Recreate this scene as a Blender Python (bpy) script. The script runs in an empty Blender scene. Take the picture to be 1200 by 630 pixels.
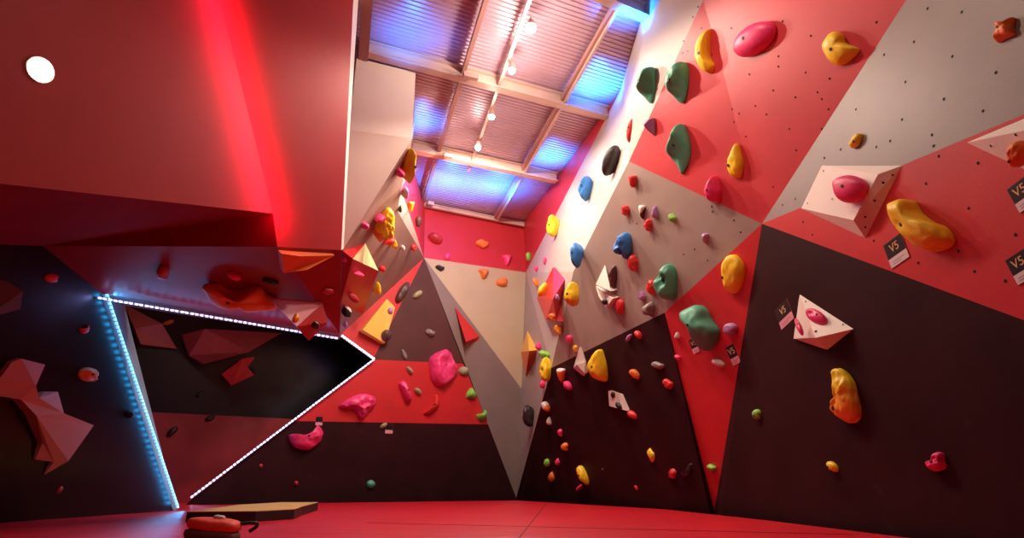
import bpy, bmesh, math, random
from mathutils import Vector as V, Matrix, noise
random.seed(7)
S = bpy.context.scene
COL = S.collection
# ------------------------------------------------------------------ camera
F = 780.0; W0, H0 = 1200.0, 630.0
TH = math.radians(17.24); CT, ST = math.cos(TH), math.sin(TH)
CAM = V((0, 0, .3))
cd = bpy.data.cameras.new('camera'); cam = bpy.data.objects.new('camera', cd); COL.objects.link(cam)
cam.location = CAM; cam.rotation_euler = (math.pi/2+TH, 0, 0)
cd.sensor_width = 36; cd.lens = F/W0*36; cd.clip_start = .02; cd.clip_end = 200
S.camera = cam
def ray(u, v):
    t = (H0/2-v)/F
    return V(((u-W0/2)/F, CT-t*ST, ST+t*CT))
def at(u, v, Y):
    d = ray(u, v); return CAM+d*(Y/d.y)
def atz(u, v, z=0.):
    d = ray(u, v); return CAM+d*((z-CAM.z)/d.z)
def proj(p):
    q = p-CAM; dep = q.y*CT+q.z*ST
    return (W0/2+F*q.x/dep, H0/2-F*(-q.y*ST+q.z*CT)/dep)
class Plane:
    def __init__(s, a, b, c):
        s.p = a.copy(); n = (b-a).cross(c-a).normalized()
        if n.dot(CAM-a) < 0: n = -n
        s.n = n
    def hit(s, u, v, h=0.):
        d = ray(u, v); q = s.p+s.n*h
        return CAM+d*((q-CAM).dot(s.n)/d.dot(s.n))
    def frame(s):
        up = V((0, 0, 1))-s.n*s.n.z; up.normalize()
        r = up.cross(s.n).normalized()
        return r, up
# ------------------------------------------------------------------ materials
MATS = {}
def lin(c):
    return tuple((x/255/12.92 if x/255 <= .04045 else ((x/255+.055)/1.055)**2.4) for x in c)
def mat(name, rgb, rough=.5, metal=0., emit=None, es=0., var=.12, scale=3., bump=.0, bscale=60., spec=.5, chalk=0., coat=0.):
    if name in MATS: return MATS[name]
    m = bpy.data.materials.new(name); m.use_nodes = True
    nt = m.node_tree; b = nt.nodes['Principled BSDF']
    c = rgb
    b.inputs['Base Color'].default_value = (*c, 1)
    b.inputs['Roughness'].default_value = rough
    b.inputs['Metallic'].default_value = metal
    b.inputs['Specular IOR Level'].default_value = spec
    if coat: b.inputs['Coat Weight'].default_value = coat; b.inputs['Coat Roughness'].default_value = .12
    tc = nt.nodes.new('ShaderNodeTexCoord')
    if var > 0:
        n = nt.nodes.new('ShaderNodeTexNoise'); n.inputs['Scale'].default_value = scale; n.inputs['Detail'].default_value = 6
        nt.links.new(tc.outputs['Object'], n.inputs['Vector'])
        r = nt.nodes.new('ShaderNodeValToRGB')
        r.color_ramp.elements[0].position = .3; r.color_ramp.elements[1].position = .7
        r.color_ramp.elements[0].color = (*[x*(1-var) for x in c], 1)
        r.color_ramp.elements[1].color = (*[min(1, x*(1+var)) for x in c], 1)
        nt.links.new(n.outputs['Fac'], r.inputs['Fac'])
        last = r.outputs['Color']
        if chalk > 0:      # chalk smears and rubber scuffs of climbers
            n2 = nt.nodes.new('ShaderNodeTexNoise'); n2.inputs['Scale'].default_value = 5.; n2.inputs['Detail'].default_value = 8; n2.inputs['Roughness'].default_value = .7
            nt.links.new(tc.outputs['Object'], n2.inputs['Vector'])
            r2 = nt.nodes.new('ShaderNodeValToRGB'); r2.color_ramp.elements[0].position = .63; r2.color_ramp.elements[1].position = .8
            r2.color_ramp.elements[0].color = (0, 0, 0, 1); r2.color_ramp.elements[1].color = (chalk, chalk, chalk, 1)
            nt.links.new(n2.outputs['Fac'], r2.inputs['Fac'])
            mx = nt.nodes.new('ShaderNodeMix'); mx.data_type = 'RGBA'
            nt.links.new(r2.outputs['Color'], mx.inputs['Factor']); nt.links.new(last, mx.inputs['A'])
            mx.inputs['B'].default_value = (.6, .5, .48, 1)
            last = mx.outputs['Result']
        nt.links.new(last, b.inputs['Base Color'])
    if bump > 0:
        n = nt.nodes.new('ShaderNodeTexNoise'); n.inputs['Scale'].default_value = bscale; n.inputs['Detail'].default_value = 4
        nt.links.new(tc.outputs['Object'], n.inputs['Vector'])
        bp = nt.nodes.new('ShaderNodeBump'); bp.inputs['Strength'].default_value = bump; bp.inputs['Distance'].default_value = .01
        nt.links.new(n.outputs['Fac'], bp.inputs['Height']); nt.links.new(bp.outputs['Normal'], b.inputs['Normal'])
    if emit:
        b.inputs['Emission Color'].default_value = (*emit, 1); b.inputs['Emission Strength'].default_value = es
    MATS[name] = m; return m
RED = mat('red_wall_paint', (.55, .032, .045), .45, chalk=.10, var=.07, bump=.08, bscale=120)
DRED = mat('deep_red_wall_paint', (.55, .018, .022), .45, chalk=.06, var=.08, bump=.08, bscale=120)
BLK = mat('black_wall_paint', (.030, .0062, .0078), .6, spec=.12, chalk=.04, var=.2, bump=.08, bscale=120)
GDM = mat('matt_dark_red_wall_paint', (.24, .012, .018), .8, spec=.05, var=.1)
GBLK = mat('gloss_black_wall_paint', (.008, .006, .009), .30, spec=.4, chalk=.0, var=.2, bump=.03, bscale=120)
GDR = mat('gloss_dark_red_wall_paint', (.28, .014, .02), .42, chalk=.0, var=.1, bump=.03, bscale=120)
BRN = mat('brown_black_wall_paint', (.085, .027, .023), .55, spec=.3, chalk=.10, var=.12, bump=.08)
GRY = mat('grey_wall_paint', (.20, .155, .135), .45, chalk=.12, var=.07, bump=.08, bscale=120)
DGRY = mat('dark_grey_wall_paint', (.16, .115, .10), .5, chalk=.1, var=.07, bump=.08)
BRG = mat('brown_grey_wall_paint', (.34, .22, .185), .55, chalk=.1, var=.08, bump=.08)
BEI = mat('beige_wall_paint', (.50, .40, .25), .5, chalk=.05, var=.04, bump=.06)
STRIP = mat('pale_wall_paint', (.52, .45, .385), .5, chalk=.03, var=.03, bump=.06)
WHT = mat('white_wall_paint', (.90, .84, .76), .5, var=.03)
LOWB = mat('shaded_strip_paint', (.40, .33, .28), .5, chalk=.05, var=.04, bump=.06)  # strip paint toned down: the light falloff low down is put into the colour
HOLE = mat('bolt_hole_black', (.006, .005, .005), .9, var=0)
STEEL = mat('painted_steel', (.62, .44, .38), .4, var=.05)
PINKST = mat('rust_primed_steel', (.42, .22, .20), .45, var=.08)
DARK = mat('black_plastic', (.015, .013, .013), .5, var=.1)
VWHT = mat('white_volume_paint', (.80, .74, .66), .55, var=.04, bump=.1)
VRED = mat('red_volume_paint', (.60, .025, .028), .4, var=.06, bump=.1)
VYEL = mat('yellow_volume_paint', (.85, .48, .07), .45, var=.06, bump=.1)
VLYE = mat('pale_yellow_volume_paint', (.85, .72, .35), .45, var=.12, scale=12, bump=.1)
VORG = mat('orange_volume_paint', (.80, .17, .04), .45, var=.06, bump=.1)
HC = dict(yellow=(.95, .66, .025), orange=(.82, .20, .04), pink=(.85, .05, .20), red=(.72, .035, .035), green=(.09, .38, .24),
          lime=(.25, .62, .08), blue=(.03, .22, .60), lilac=(.42, .22, .45), black=(.022, .018, .018), white=(.75, .68, .62),
          grey=(.25, .20, .19), tan=(.35, .33, .18), brown=(.10, .05, .045), amber=(.92, .42, .03), dred=(.45, .03, .04))
def hm(c): return mat('resin_'+c, HC[c], .42, var=.10, scale=14, bump=.18, bscale=90)
# ------------------------------------------------------------------ object helpers
def link(name, me, parent=None):
    o = bpy.data.objects.new(name, me); COL.objects.link(o)
    if parent: o.parent = parent
    return o
def mesh(name, verts, faces, mats, fm=None, smooth=False, parent=None, tri=False, origin=None):
    if origin is None:
        origin = sum((V(v) for v in verts), V())/len(verts)
    if parent is not None: origin = parent.location if parent.location.length else origin*0
    me = bpy.data.meshes.new(name)
    bm = bmesh.new()
    bv = [bm.verts.new(V(v)-origin) for v in verts]
    for i, f in enumerate(faces):
        try: bf = bm.faces.new([bv[k] for k in f])
        except ValueError: continue
        bf.material_index = fm[i] if fm else 0; bf.smooth = smooth
    if tri: bmesh.ops.triangulate(bm, faces=[f for f in bm.faces if len(f.verts) > 3])
    bm.to_mesh(me); bm.free()
    for m in mats: me.materials.append(m)
    o = link(name, me, parent)
    if parent is None: o.location = origin
    return o
def tag(o, label, cat, group=None):
    o['label'] = label; o['category'] = cat
    if group: o['group'] = group
    return o
def empty(name, loc, label=None, cat=None, group=None):
    o = bpy.data.objects.new(name, None); COL.objects.link(o); o.location = loc; o.empty_display_size = .05
    if label: tag(o, label, cat, group)
    return o
def struct(o): o['kind'] = 'structure'; return o
def boxm(a, b, w, h, up=V((0, 0, 1)), off=V((0, 0, 0))):
    d = (b-a).normalized(); s = d.cross(up).normalized(); t = s.cross(d).normalized()
    vs = []
    for p in (a, b):
        for x, y in ((-1, -1), (1, -1), (1, 1), (-1, 1)): vs.append(p+off+s*(x*w/2)+t*(y*h/2))
    return vs, [(0, 3, 2, 1), (4, 5, 6, 7), (0, 1, 5, 4), (1, 2, 6, 5), (2, 3, 7, 6), (3, 0, 4, 7)]
class MB:
    def __init__(s): s.v = []; s.f = []; s.m = []
    def add(s, vf, mi=0):
        k = len(s.v); s.v += vf[0]; s.f += [tuple(i+k for i in f) for f in vf[1]]; s.m += [mi]*len(vf[1])
    def build(s, name, mats, **kw): return mesh(name, s.v, s.f, mats, s.m, **kw)
def cyl(a, b, r, n=12, r2=None):
    r2 = r if r2 is None else r2
    d = (b-a).normalized(); s = d.orthogonal().normalized(); t = d.cross(s)
    vs = [a+(s*math.cos(i*2*math.pi/n)+t*math.sin(i*2*math.pi/n))*r for i in range(n)]
    vs += [b+(s*math.cos(i*2*math.pi/n)+t*math.sin(i*2*math.pi/n))*r2 for i in range(n)]
    return vs, [(i, (i+1) % n, n+(i+1) % n, n+i) for i in range(n)]+[tuple(range(n))[::-1], tuple(range(n, 2*n))]
# ------------------------------------------------------------------ the walls
CZ = 4.16
C0 = atz(605, 583); B1 = atz(837, 600); E2 = atz(1200, 644)
K = at(893, 262, 4.5)
E2x = B1+(E2-B1)*1.9
pD2 = Plane(B1, E2, K)
Rr = pD2.hit(1200, 375); RrX = pD2.hit(1420, 456)
pR4 = Plane(K, Rr, at(1200, 134, 2.45))
Gr = pR4.hit(1200, 134); GrX = pR4.hit(1420, 44)
Ed = at(1062, 0, 2.95)
pG2 = Plane(K, Gr, Ed)
E3 = pG2.hit(1200, 0)
Z2 = at(824, 0, 4.2)
pRD2 = Plane(K, Ed, Z2)
P2 = at(779, 366, 5.8)
pD1 = Plane(C0, B1, P2)
P3 = pD1.hit(646, 431)
pG1 = Plane(K, P2, P3)
P1 = pG1.hit(737, 189); P5 = pG1.hit(672, 318)
pRD1 = Plane(K, P1, Z2)
Rdg = pRD1.hit(845, 75)
pR3 = Plane(K, P2, B1)
T1 = atz(727, 106, CZ); Z1 = atz(757, 0, CZ)
C1 = atz(613, 262, CZ)
P6 = at(616, 319, 9.9)
pB = Plane(P1, P5, P6); pBa = pB; T1 = pB.hit(727, 106)
P4 = at(611, 455, 9.9)
pA = Plane(P6, P5, P3); pM = Plane(P6, P3, P4)
pB2 = Plane(Z1, P1, Z2)
pRS = Plane(T1, C1, P6)
H2 = at(497, 302, 9.0); H1 = atz(498, 238, CZ)
DLf = atz(218, 591)
pBL = Plane(C0, H2, DLf)
pBB = Plane(H2, P6, P4)
pBG = Plane(H2, P4, C0)
pBR = Plane(H2, P6, C1)
pGL = Plane(P4, C0, P3)
Q1 = pBL.hit(398, 393); Cc = pBL.hit(437, 421); Hm = pBL.hit(543, 426); Hn = pBL.hit(572, 497); Qn = pBL.hit(345, 493)
Wc = at(483, 162, 5.95); Wt = at(487, 85, 5.6); Wl = at(418, 68, 5.3)
pG3 = Plane(Q1, H2, Wc)
G3l = pG3.hit(402, 292); Ga = pG3.hit(466, 247); Gb = pG3.hit(470, 221)
pW1 = Plane(Wc, Wt, Wl)
Wm = pW1.hit(409, 152)
Rt = atz(484, 196, CZ)
# left side
L2b = at(400, 293, 4.8); L2a = at(414, 0, 4.35); L2c = at(325, 289, 4.3581)
pL2 = Plane(L2b, L2a, L2c)
L2d = pL2.hit(258, 0); L2e = pL2.hit(320, 250)
L1a = at(0, 215, 2.9)
pL1 = Plane(L2e, L2d, L1a)
Bc = at(398, 391, 5.5)
F0 = atz(0, 612); Fe = atz(203, 598)
La = at(118, 343, 4.9)
pLW = Plane(F0, Fe, La)
Lt = pLW.hit(50, 288); Lt0 = pLW.hit(-60, 284); F0x = F0+(F0-Fe)*1.2
pCV2 = Plane(Lt, La, Bc)
pCV3 = Plane(L2c, Bc, L2b)
pIN = Plane(V((.06, 10.9, 0)), V((-3.44, 8.35, 0)), V((.06, 10.9, 2)))
FAC = {}
def panel(name, pts, m, parent, plane=None, holes=(), extra_m=None, tri=True):
    """one painted plywood panel; bolt holes drilled through it are part of the mesh"""
    verts = list(pts); faces = [tuple(range(len(pts)))]; fm = [0]
    n = plane.n if plane else Plane(pts[0], pts[1], pts[2]).n
    th = .025                                  # plywood thickness, behind the face
    k = len(verts); N = len(pts)
    verts += [p-n*th for p in pts]
    faces.append(tuple(range(k, k+N))[::-1]); fm.append(0)
    for i in range(N): faces.append((i, (i+1) % N, k+(i+1) % N, k+i)); fm.append(0)
    for (u, v, r) in holes:
        c = plane.hit(u, v, .0015); rr, uu = plane.frame(); b = len(verts); q = 8
        verts += [c+rr*math.cos(j*2*math.pi/q)*r+uu*math.sin(j*2*math.pi/q)*r for j in range(q)]
        faces.append(tuple(range(b, b+q))); fm.append(1)
    return mesh(name, verts, faces, [m, HOLE], fm, parent=parent, tri=tri)
def wall(name):
    o = struct(empty(name, (0, 0, 0))); return o
def hl(s, r=.008):
    return [(a, b, r) for a, b in s]
wr = wall('wall_right')
down = V((0, 0, -.25))
panel('black_panel', [C0+down, B1+down, B1, P2, P3, C0], BLK, wr, pD1)
panel('black_panel', [B1+down, E2x+down, E2x, RrX, Rr, K, B1], BLK, wr, pD2,
      hl([(1108, 445), (950, 308), (1092, 497), (1048, 500), (921, 392)], .006))
panel('red_panel', [K, P2, B1], DRED, wr, pR3)
panel('red_panel', [K, Rr, RrX, GrX, Gr], DRED, wr, pR4,
      hl([(941, 260), (952, 275), (1085, 215), (1146, 191), (1135, 244), (1123, 294), (1100, 183), (1178, 329), (1190, 275), (1024, 282), (1076, 308), (1142, 318)]))
panel('grey_panel', [K, Gr, GrX, pG2.hit(1420, -80), E3, Ed], GRY, wr, pG2,
      hl([(1087, 10), (1127, 14), (1071, 49), (1116, 66), (1061, 96), (1106, 116), (1167, 85), (1152, 130), (1057, 140), (1092, 158), (1094, 171), (1043, 165), (1027, 172), (1003, 128), (966, 185), (1036, 64), (917, 240), (932, 233), (985, 175)]))
panel('red_panel', [K, Ed, Z2, Rdg], RED, wr, pRD2,
      hl([(912, 66), (912, 78), (878, 87), (906, 106), (944, 85), (972, 92), (963, 116), (950, 42), (1027, 26), (917, 25), (958, 108), (932, 114), (898, 134), (971, 128), (885, 124), (963, 151), (925, 151), (933, 176), (906, 219), (857, 33), (866, 133), (874, 160)], .0075))
panel('red_panel', [K, Rdg, Z2, P1], RED, wr, pRD1, hl([(812, 20), (822, 33), (801, 48), (806, 60), (834, 64), (800, 62), (818, 8), (860, 143), (862, 110), (866, 146), (858, 128)], .007))
panel('grey_panel', [P1, K, P2, P3, P5], mat('mid_grey_wall_paint', (.33, .255, .22), .5, chalk=.12, var=.07, bump=.08), wr, pG1, hl([(834, 242), (835, 248), (860, 258), (868, 272), (814, 292), (801, 298), (829, 305), (770, 330), (746, 262)], .008))
panel('lower_strip_panel', [P3, C0, P4], LOWB, wr, pGL)
panel('beige_panel', [T1, P1, P5, P6], STRIP, wr, pB)
panel('lower_strip_panel', [P6, P5, P3], STRIP, wr, pA)
panel('lower_strip_panel', [P6, P3, P4], LOWB, wr, pM)
panel('beige_panel', [Z1, Z2, P1], STRIP, wr, pB2)
panel('beige_panel', [T1, Z1, P1], STRIP, wr)
panel('red_panel', [T1, P6, C1], RED, wr, pRS)
cA = V((1.14, 3.3, CZ)); cB = V((1.25, .6, CZ))
panel('beige_panel', [Z1, cA, Z2], STRIP, wr)
panel('red_panel', [Z2, cA, Ed], RED, wr)
panel('grey_panel', [cA, cB, E3, Ed], GRY, wr)
panel('grey_panel', [cB, pG2.hit(1420, -80), E3], GRY, wr)
wb = wall('wall_back')
panel('red_panel', [C1, P6, H2, H1], RED, wb, pBR)
panel('beige_panel', [H2, P6, P4], BEI, wb, pBB)
panel('grey_panel', [H2, P4, C0], mat('taupe_wall_paint', (.22, .165, .145), .5, chalk=.08, var=.07, bump=.08), wb, pBG)
panel('black_panel', [H2, Hm, Cc], BRN, wb, pBL)
panel('red_panel', [H2, Cc, Q1], DRED, wb, pBL)
panel('red_panel', [Cc, Hm, Hn, Qn], DRED, wb, pBL)
panel('black_panel', [Qn, Hn, C0, C0+down, DLf+down, DLf], BLK, wb, pBL)
ws = wall('wall_side')
panel('brown_grey_panel', [Q1, H2, Ga, Gb, Wc, G3l], BRG, ws, pG3)
panel('white_panel', [Ga, H2, Gb], WHT, ws)
panel('red_panel', [Gb, H2, H1, Rt], RED, ws)
panel('brown_grey_panel', [Gb, Rt, Wt, Wc], BRG, ws)
panel('white_panel', [Wc, Wt, Wl, Wm], WHT, ws, pW1)
panel('white_panel', [Wc, Wm, G3l], WHT, ws)
wl = wall('wall_left')
L1b = pL1.hit(-200, 193); L1t = L2d+(L2d-L2e)*.35; L1s = pL1.hit(-260, -140)
L2t = L2a+(L2a-L2b)*.06; L2u = L2d+(L2d-L2c)*.35
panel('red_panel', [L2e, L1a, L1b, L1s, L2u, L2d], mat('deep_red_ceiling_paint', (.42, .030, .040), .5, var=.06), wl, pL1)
panel('red_panel', [L2b, L2c, L2e, L2d, L2u, L2t, L2a], RED, wl, pL2)
panel('white_edge_board', [L2b, at(402.5, 291, 4.95), at(410, 150, 4.75), at(420.5, -10, 4.5), L2t], WHT, wl)
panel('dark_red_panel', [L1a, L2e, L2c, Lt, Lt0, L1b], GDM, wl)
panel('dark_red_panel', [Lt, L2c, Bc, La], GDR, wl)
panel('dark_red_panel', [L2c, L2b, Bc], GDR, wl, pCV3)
panel('black_panel', [F0x+down, Fe+down, Fe, La, Lt, Lt0, F0x], GBLK, wl, pLW)
# jambs of the lit opening
Ja = at(146, 358, 5.5); Je = atz(207, 597.3); Jb = at(398, 397, 5.9)
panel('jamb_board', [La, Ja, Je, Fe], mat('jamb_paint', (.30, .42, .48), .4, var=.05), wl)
panel('jamb_board', [La, Bc, Jb, Ja], mat('jamb_paint2', (.25, .12, .14), .4, var=.05), wl)
pJ = Plane(La, Ja, Je)
# cave behind the opening
wi = wall('wall_inner')
a0 = pIN.hit(60, 483); a1 = pIN.hit(470, 488); a0.z = a1.z = 1.0
panel('red_panel', [V((a0.x, a0.y, -.25)), V((a1.x, a1.y, -.25)), a1, a0], GDR, wi, pIN)
panel('black_panel', [a0, a1, V((a1.x, a1.y, 3.2)), V((a0.x, a0.y, 3.2))], GBLK, wi, pIN)
# ceiling: corrugated deck
cm = mat('corrugated_steel_deck', (.54, .37, .46), .36, metal=.3, var=.05)
nt = cm.node_tree; bs = nt.nodes['Principled BSDF']
beamdir = (atz(705, 137, 4.0)-atz(430, 62, 4.0)); beamdir.z = 0; beamdir.normalize()
raildir = (atz(515, 175, 4.1)-atz(570, 0, 4.1)); raildir.z = 0; raildir.normalize()
def rib_deck():
    o = V((0, 5, CZ)); vs = []; fs = []; n = V((-beamdir.y, beamdir.x, 0)); p = .055; N = 170
    k = 0
    for i in range(-120, 100):
        for j, (dx, dz) in enumerate(((0, 0), (.30, 0), (.38, .010), (.62, .010), (.70, 0))):
            c = o+n*((i+dx)*p); vs += [c-beamdir*9+V((0, 0, dz)), c+beamdir*6+V((0, 0, dz))]
    m = len(vs)//2
    for i in range(m-1): fs.append((2*i, 2*i+2, 2*i+3, 2*i+1))
    k = len(vs)   # deck thickness
    a, b, c, d = vs[0], vs[1], vs[-1], vs[-2]
    vs += [q+V((0, 0, .06)) for q in (a, b, c, d)]; fs.append((k, k+1, k+2, k+3))
    return mesh('ceiling', vs, fs, [cm])
struct(rib_deck())
# steel: beams across, purlins along
steel = struct(empty('trim_1', (0, 0, 0)))
def beam(a, b, w, h, z, m, name):
    A, B = atz(*a, z), atz(*b, z); mb = MB()
    mb.add(boxm(A, B, w, .014, off=V((0, 0, -.0)))); mb.add(boxm(A, B, w, .014, off=V((0, 0, h))))
    mb.add(boxm(A, B, .016, h, off=V((0, 0, h/2))))
    return mb.build(name, [m], parent=steel)
beam((424, 62), (712, 138), .10, .12, 4.02, STEEL, 'beam')
beam((479, 176), (652, 213), .10, .12, 4.02, STEEL, 'beam')
beam((690, -8), (760, 23), .10, .12, 4.02, STEEL, 'beam')
beam((497, 241.5), (614, 265), .05, .05, 4.07, STEEL, 'beam')
def purlin(a, b, w, m):
    A, B = atz(*a, 4.10), atz(*b, 4.10); mb = MB(); mb.add(boxm(A, B, w, .05)); return mb.build('purlin', [m], parent=steel)
purlin((577, -25), (497, 232), .04, PINKST)
A_, B_ = (724, 2), (581, 254)
purlin(A_, B_, .05, PINKST); 
mb = MB(); mb.add(boxm(atz(727, 5, 4.06), atz(584, 256, 4.06), .022, .03)); mb.build('purlin_flange', [STEEL], parent=steel)
mb = MB(); mb.add(boxm(atz(431, -15, 4.03), atz(426, 66, 4.03), .09, .10)); mb.build('beam', [PINKST], parent=steel)
mb = MB(); mb.add(boxm(atz(543, 87, 3.99), atz(560, 91, 3.99), .05, .05)); mb.build('beam_clip', [PINKST], parent=steel)
mb = MB(); mb.add(boxm(atz(520, 181, 3.99), atz(530, 183, 3.99), .05, .05)); mb.build('beam_clip', [PINKST], parent=steel)
mb = MB(); mb.add(boxm(atz(501, 237.5, 4.08), atz(508, 239, 4.08), .05, .05)); mb.build('beam_clip', [STEEL], parent=steel)
# ------------------------------------------------------------------ floor
fm = mat('red_vinyl_mat', (.60, .010, .022), .36, var=.10, scale=1.2)
nt = fm.node_tree; b = nt.nodes['Principled BSDF']
tc = nt.nodes.new('ShaderNodeTexCoord'); mp = nt.nodes.new('ShaderNodeMapping'); mp.inputs['Scale'].default_value = (1.2, 7, 1); mp.inputs['Rotation'].default_value = (0, 0, .35)
n = nt.nodes.new('ShaderNodeTexNoise'); n.inputs['Scale'].default_value = 1.6; n.inputs['Detail'].default_value = 5; n.inputs['Distortion'].default_value = .8
bp = nt.nodes.new('ShaderNodeBump'); bp.inputs['Strength'].default_value = .45; bp.inputs['Distance'].default_value = .05
nt.links.new(tc.outputs['Object'], mp.inputs['Vector']); nt.links.new(mp.outputs['Vector'], n.inputs['Vector']); nt.links.new(n.outputs['Fac'], bp.inputs['Height']); nt.links.new(bp.outputs['Normal'], b.inputs['Normal'])
e = [atz(606, 586), atz(780, 596.5), atz(900, 609.5), atz(1075, 631)]
e5 = e[3]+(e[3]-e[2])*2.2
ptsf = [e[0], e[1], e[2], e[3], e5, V((e5.x, -1.5, 0)), V((-6.5, -1.5, 0)), V((-6.5, 8.5, 0)), V((-3.5, 9.0, 0)), atz(225, 591.5), atz(400, 588.5)]
flo = struct(mesh('floor', ptsf+[p+V((0, 0, -.24)) for p in ptsf], [tuple(range(11))]+[tuple(range(11, 22))[::-1]]+[(i, i+11, (i+1) % 11+11, (i+1) % 11) for i in range(11)], [fm], tri=True))
mesh('subfloor', [V((-8, -2, -.25)), V((5, -2, -.25)), V((5, 12, -.25)), V((-8, 12, -.25))], [(0, 1, 2, 3)], [mat('dark_concrete', (.02, .018, .018), .9, var=.2)], parent=flo)
seam = mat('mat_seam', (.10, .004, .006), .6, var=0)
for (p, q) in ((atz(640, 590, .001), atz(600, 640, .001)), (atz(430, 612, .001), atz(1000, 626, .001))):
    mb = MB(); mb.add(boxm(p, q, .006, .002)); mb.build('mat_seam', [seam], parent=flo)
# ------------------------------------------------------------------ volumes (plywood shapes screwed on the walls)
VOL = {}
def vol(key, name, label, plane, pts, faces, mats, fm, loop, cat='climbing volume', holes=()):
    """pts: (u, v, height above the wall); loop: outer boundary whose raised edges get side boards down to the wall"""
    P = [plane.hit(u, v, h) for u, v, h in pts]
    vs = list(P); fs = [tuple(f) for f in faces]; fmm = list(fm)
    drop = {}
    for i in loop:
        drop[i] = len(vs); vs.append(P[i]-plane.n*(pts[i][2]+.001))
    n = len(loop)
    for i in range(n):
        a, b_ = loop[i], loop[(i+1) % n]
        fs.append((a, b_, drop[b_], drop[a])); fmm.append(fm[0])
    fs.append(tuple(drop[i] for i in loop)); fmm.append(fm[0])
    for (u, v, r, fi) in holes:
        pl = Plane(*[P[k] for k in faces[fi][:3]]); c = pl.hit(u, v, .0015); rr, uu = pl.frame(); b_ = len(vs); q = 8
        vs += [c+rr*math.cos(j*2*math.pi/q)*r+uu*math.sin(j*2*math.pi/q)*r for j in range(q)]
        fs.append(tuple(range(b_, b_+q))); fmm.append(len(mats))
    o = mesh(name, vs, fs, list(mats)+[HOLE], fmm, tri=False)
    bm = bmesh.new(); bm.from_mesh(o.data); bmesh.ops.recalc_face_normals(bm, faces=bm.faces); bm.to_mesh(o.data); bm.free()
    tag(o, label, cat)
    VOL[key] = [Plane(*[P[k] for k in f[:3]]) for f in faces]
    return o
vol('V1', 'climbing_volume', 'large white four-sided volume on the right wall carrying a round pink hold', pR4,
    [(963, 194, .0), (1057, 194, .0), (1029, 204, .05), (1000, 258, .07), (939, 244, .0), (1014, 279, 0)],
    [(0, 2, 3, 4), (0, 1, 2), (1, 5, 3, 2), (4, 3, 5)], [VWHT], [0, 0, 0, 0], [0, 1, 5, 4],
    holes=[(965, 200, .006, 0), (946, 238, .006, 0), (975, 233, .006, 0), (1035, 214, .007, 2), (1025, 235, .007, 2), (1014, 254, .007, 2), (1046, 205, .006, 2), (1014, 266, .006, 2)])
vol('V2', 'climbing_volume', 'long white pointed volume cut by the right edge of the photo', pR4,
    [(1133, 167, .0), (1270, 110, 0), (1275, 137, .22), (1285, 237, 0)], [(0, 2, 3), (0, 1, 2), (1, 3, 2)], [VWHT], [0, 0, 0], [0, 1, 3], holes=[(1161, 171, .007, 0), (1190, 158, .007, 0)])
vol('V3', 'climbing_volume', 'white wedge volume with two pink holds on the black panel at right', pD2,
    [(937, 344, .0), (1001, 385, .0), (956, 395.5, .13), (930, 396.5, .02), (970, 410, 0)], [(0, 1, 2, 3), (3, 2, 1, 4)], [VWHT], [0, 0], [0, 1, 4, 3],
    holes=[(944, 353, .006, 0), (988, 380, .006, 0), (956, 388, .009, 0)])
vol('V4a', 'climbing_volume', 'upper white triangular volume beside a dark brown curved hold on grey panel', pG1,
    [(709, 310, 0), (698, 333, .10), (716, 341, .08), (715, 330, 0)], [(0, 1, 2), (0, 2, 3)], [VWHT], [0, 0], [0, 1, 2, 3])
vol('V4b', 'climbing_volume', 'lower white triangular volume just under the upper white one', pG1,
    [(698, 335, .02), (718, 349.5, .08), (711, 360, .06), (702, 348, .06)], [(0, 1, 2, 3)], [VWHT], [0], [0, 1, 2, 3])
vol('V5', 'climbing_volume', 'tall narrow white volume left of the big pointed yellow hold', pD1,
    [(680, 402, 0), (685.5, 424, .02), (684, 441, 0), (672, 431, .02), (676, 427, .10), (685, 437, .05)], [(0, 1, 5, 4, 3), (3, 4, 5, 2)], [VWHT], [0, 0], [0, 1, 5, 2, 3])
vol('V6', 'climbing_volume', 'small flat white diamond volume with two dark holds on black panel', pD1,
    [(712.5, 455, .01), (729, 462, .03), (734.5, 481, .06), (714, 475.5, .05)], [(0, 1, 2, 3)], [VWHT], [0], [0, 1, 2, 3])
vol('V7', 'climbing_volume', 'large red faceted gem volume near the back corner', pA,
    [(648, 313, .03), (662, 327, 0), (658, 356, 0), (652, 376, .08), (640, 375, .10), (629, 349, 0), (640, 329, 0), (648, 350, .16)],
    [(0, 1, 7), (1, 2, 7), (2, 3, 7), (3, 4, 7), (4, 5, 7), (5, 6, 7), (6, 0, 7)], [VRED], [0]*7, [0, 1, 2, 3, 4, 5, 6])
vol('V8', 'climbing_volume', 'orange and red diamond volume hugging the corner of the two walls', pM,
    [(618, 387, 0), (628, 410, .02), (616, 441, 0), (610.5, 412, .02), (620, 411, .14)], [(0, 1, 4), (3, 0, 4), (1, 2, 4), (2, 3, 4)], [VYEL, VORG], [0, 0, 1, 1], [0, 1, 2, 3])
vol('V9', 'climbing_volume', 'red box-like volume with pale yellow top left of the narrow red stripe', pG3,
    [(428, 285, 0), (443.5, 317, .12), (425.5, 367.5, 0), (399, 356, 0), (413.5, 303, .14)], [(4, 1, 2, 3), (0, 1, 4)], [VRED, VLYE], [0, 1], [0, 1, 2, 3, 4], holes=[(415, 349, .035, 0)])
vol('V10', 'climbing_volume', 'orange-yellow kite volume on the narrow red stripe', pBL,
    [(453.5, 350, .04), (463, 360, .05), (451, 402, .10), (425, 386, .14)], [(0, 1, 2, 3)], [VYEL], [0], [0, 1, 2, 3])
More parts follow.
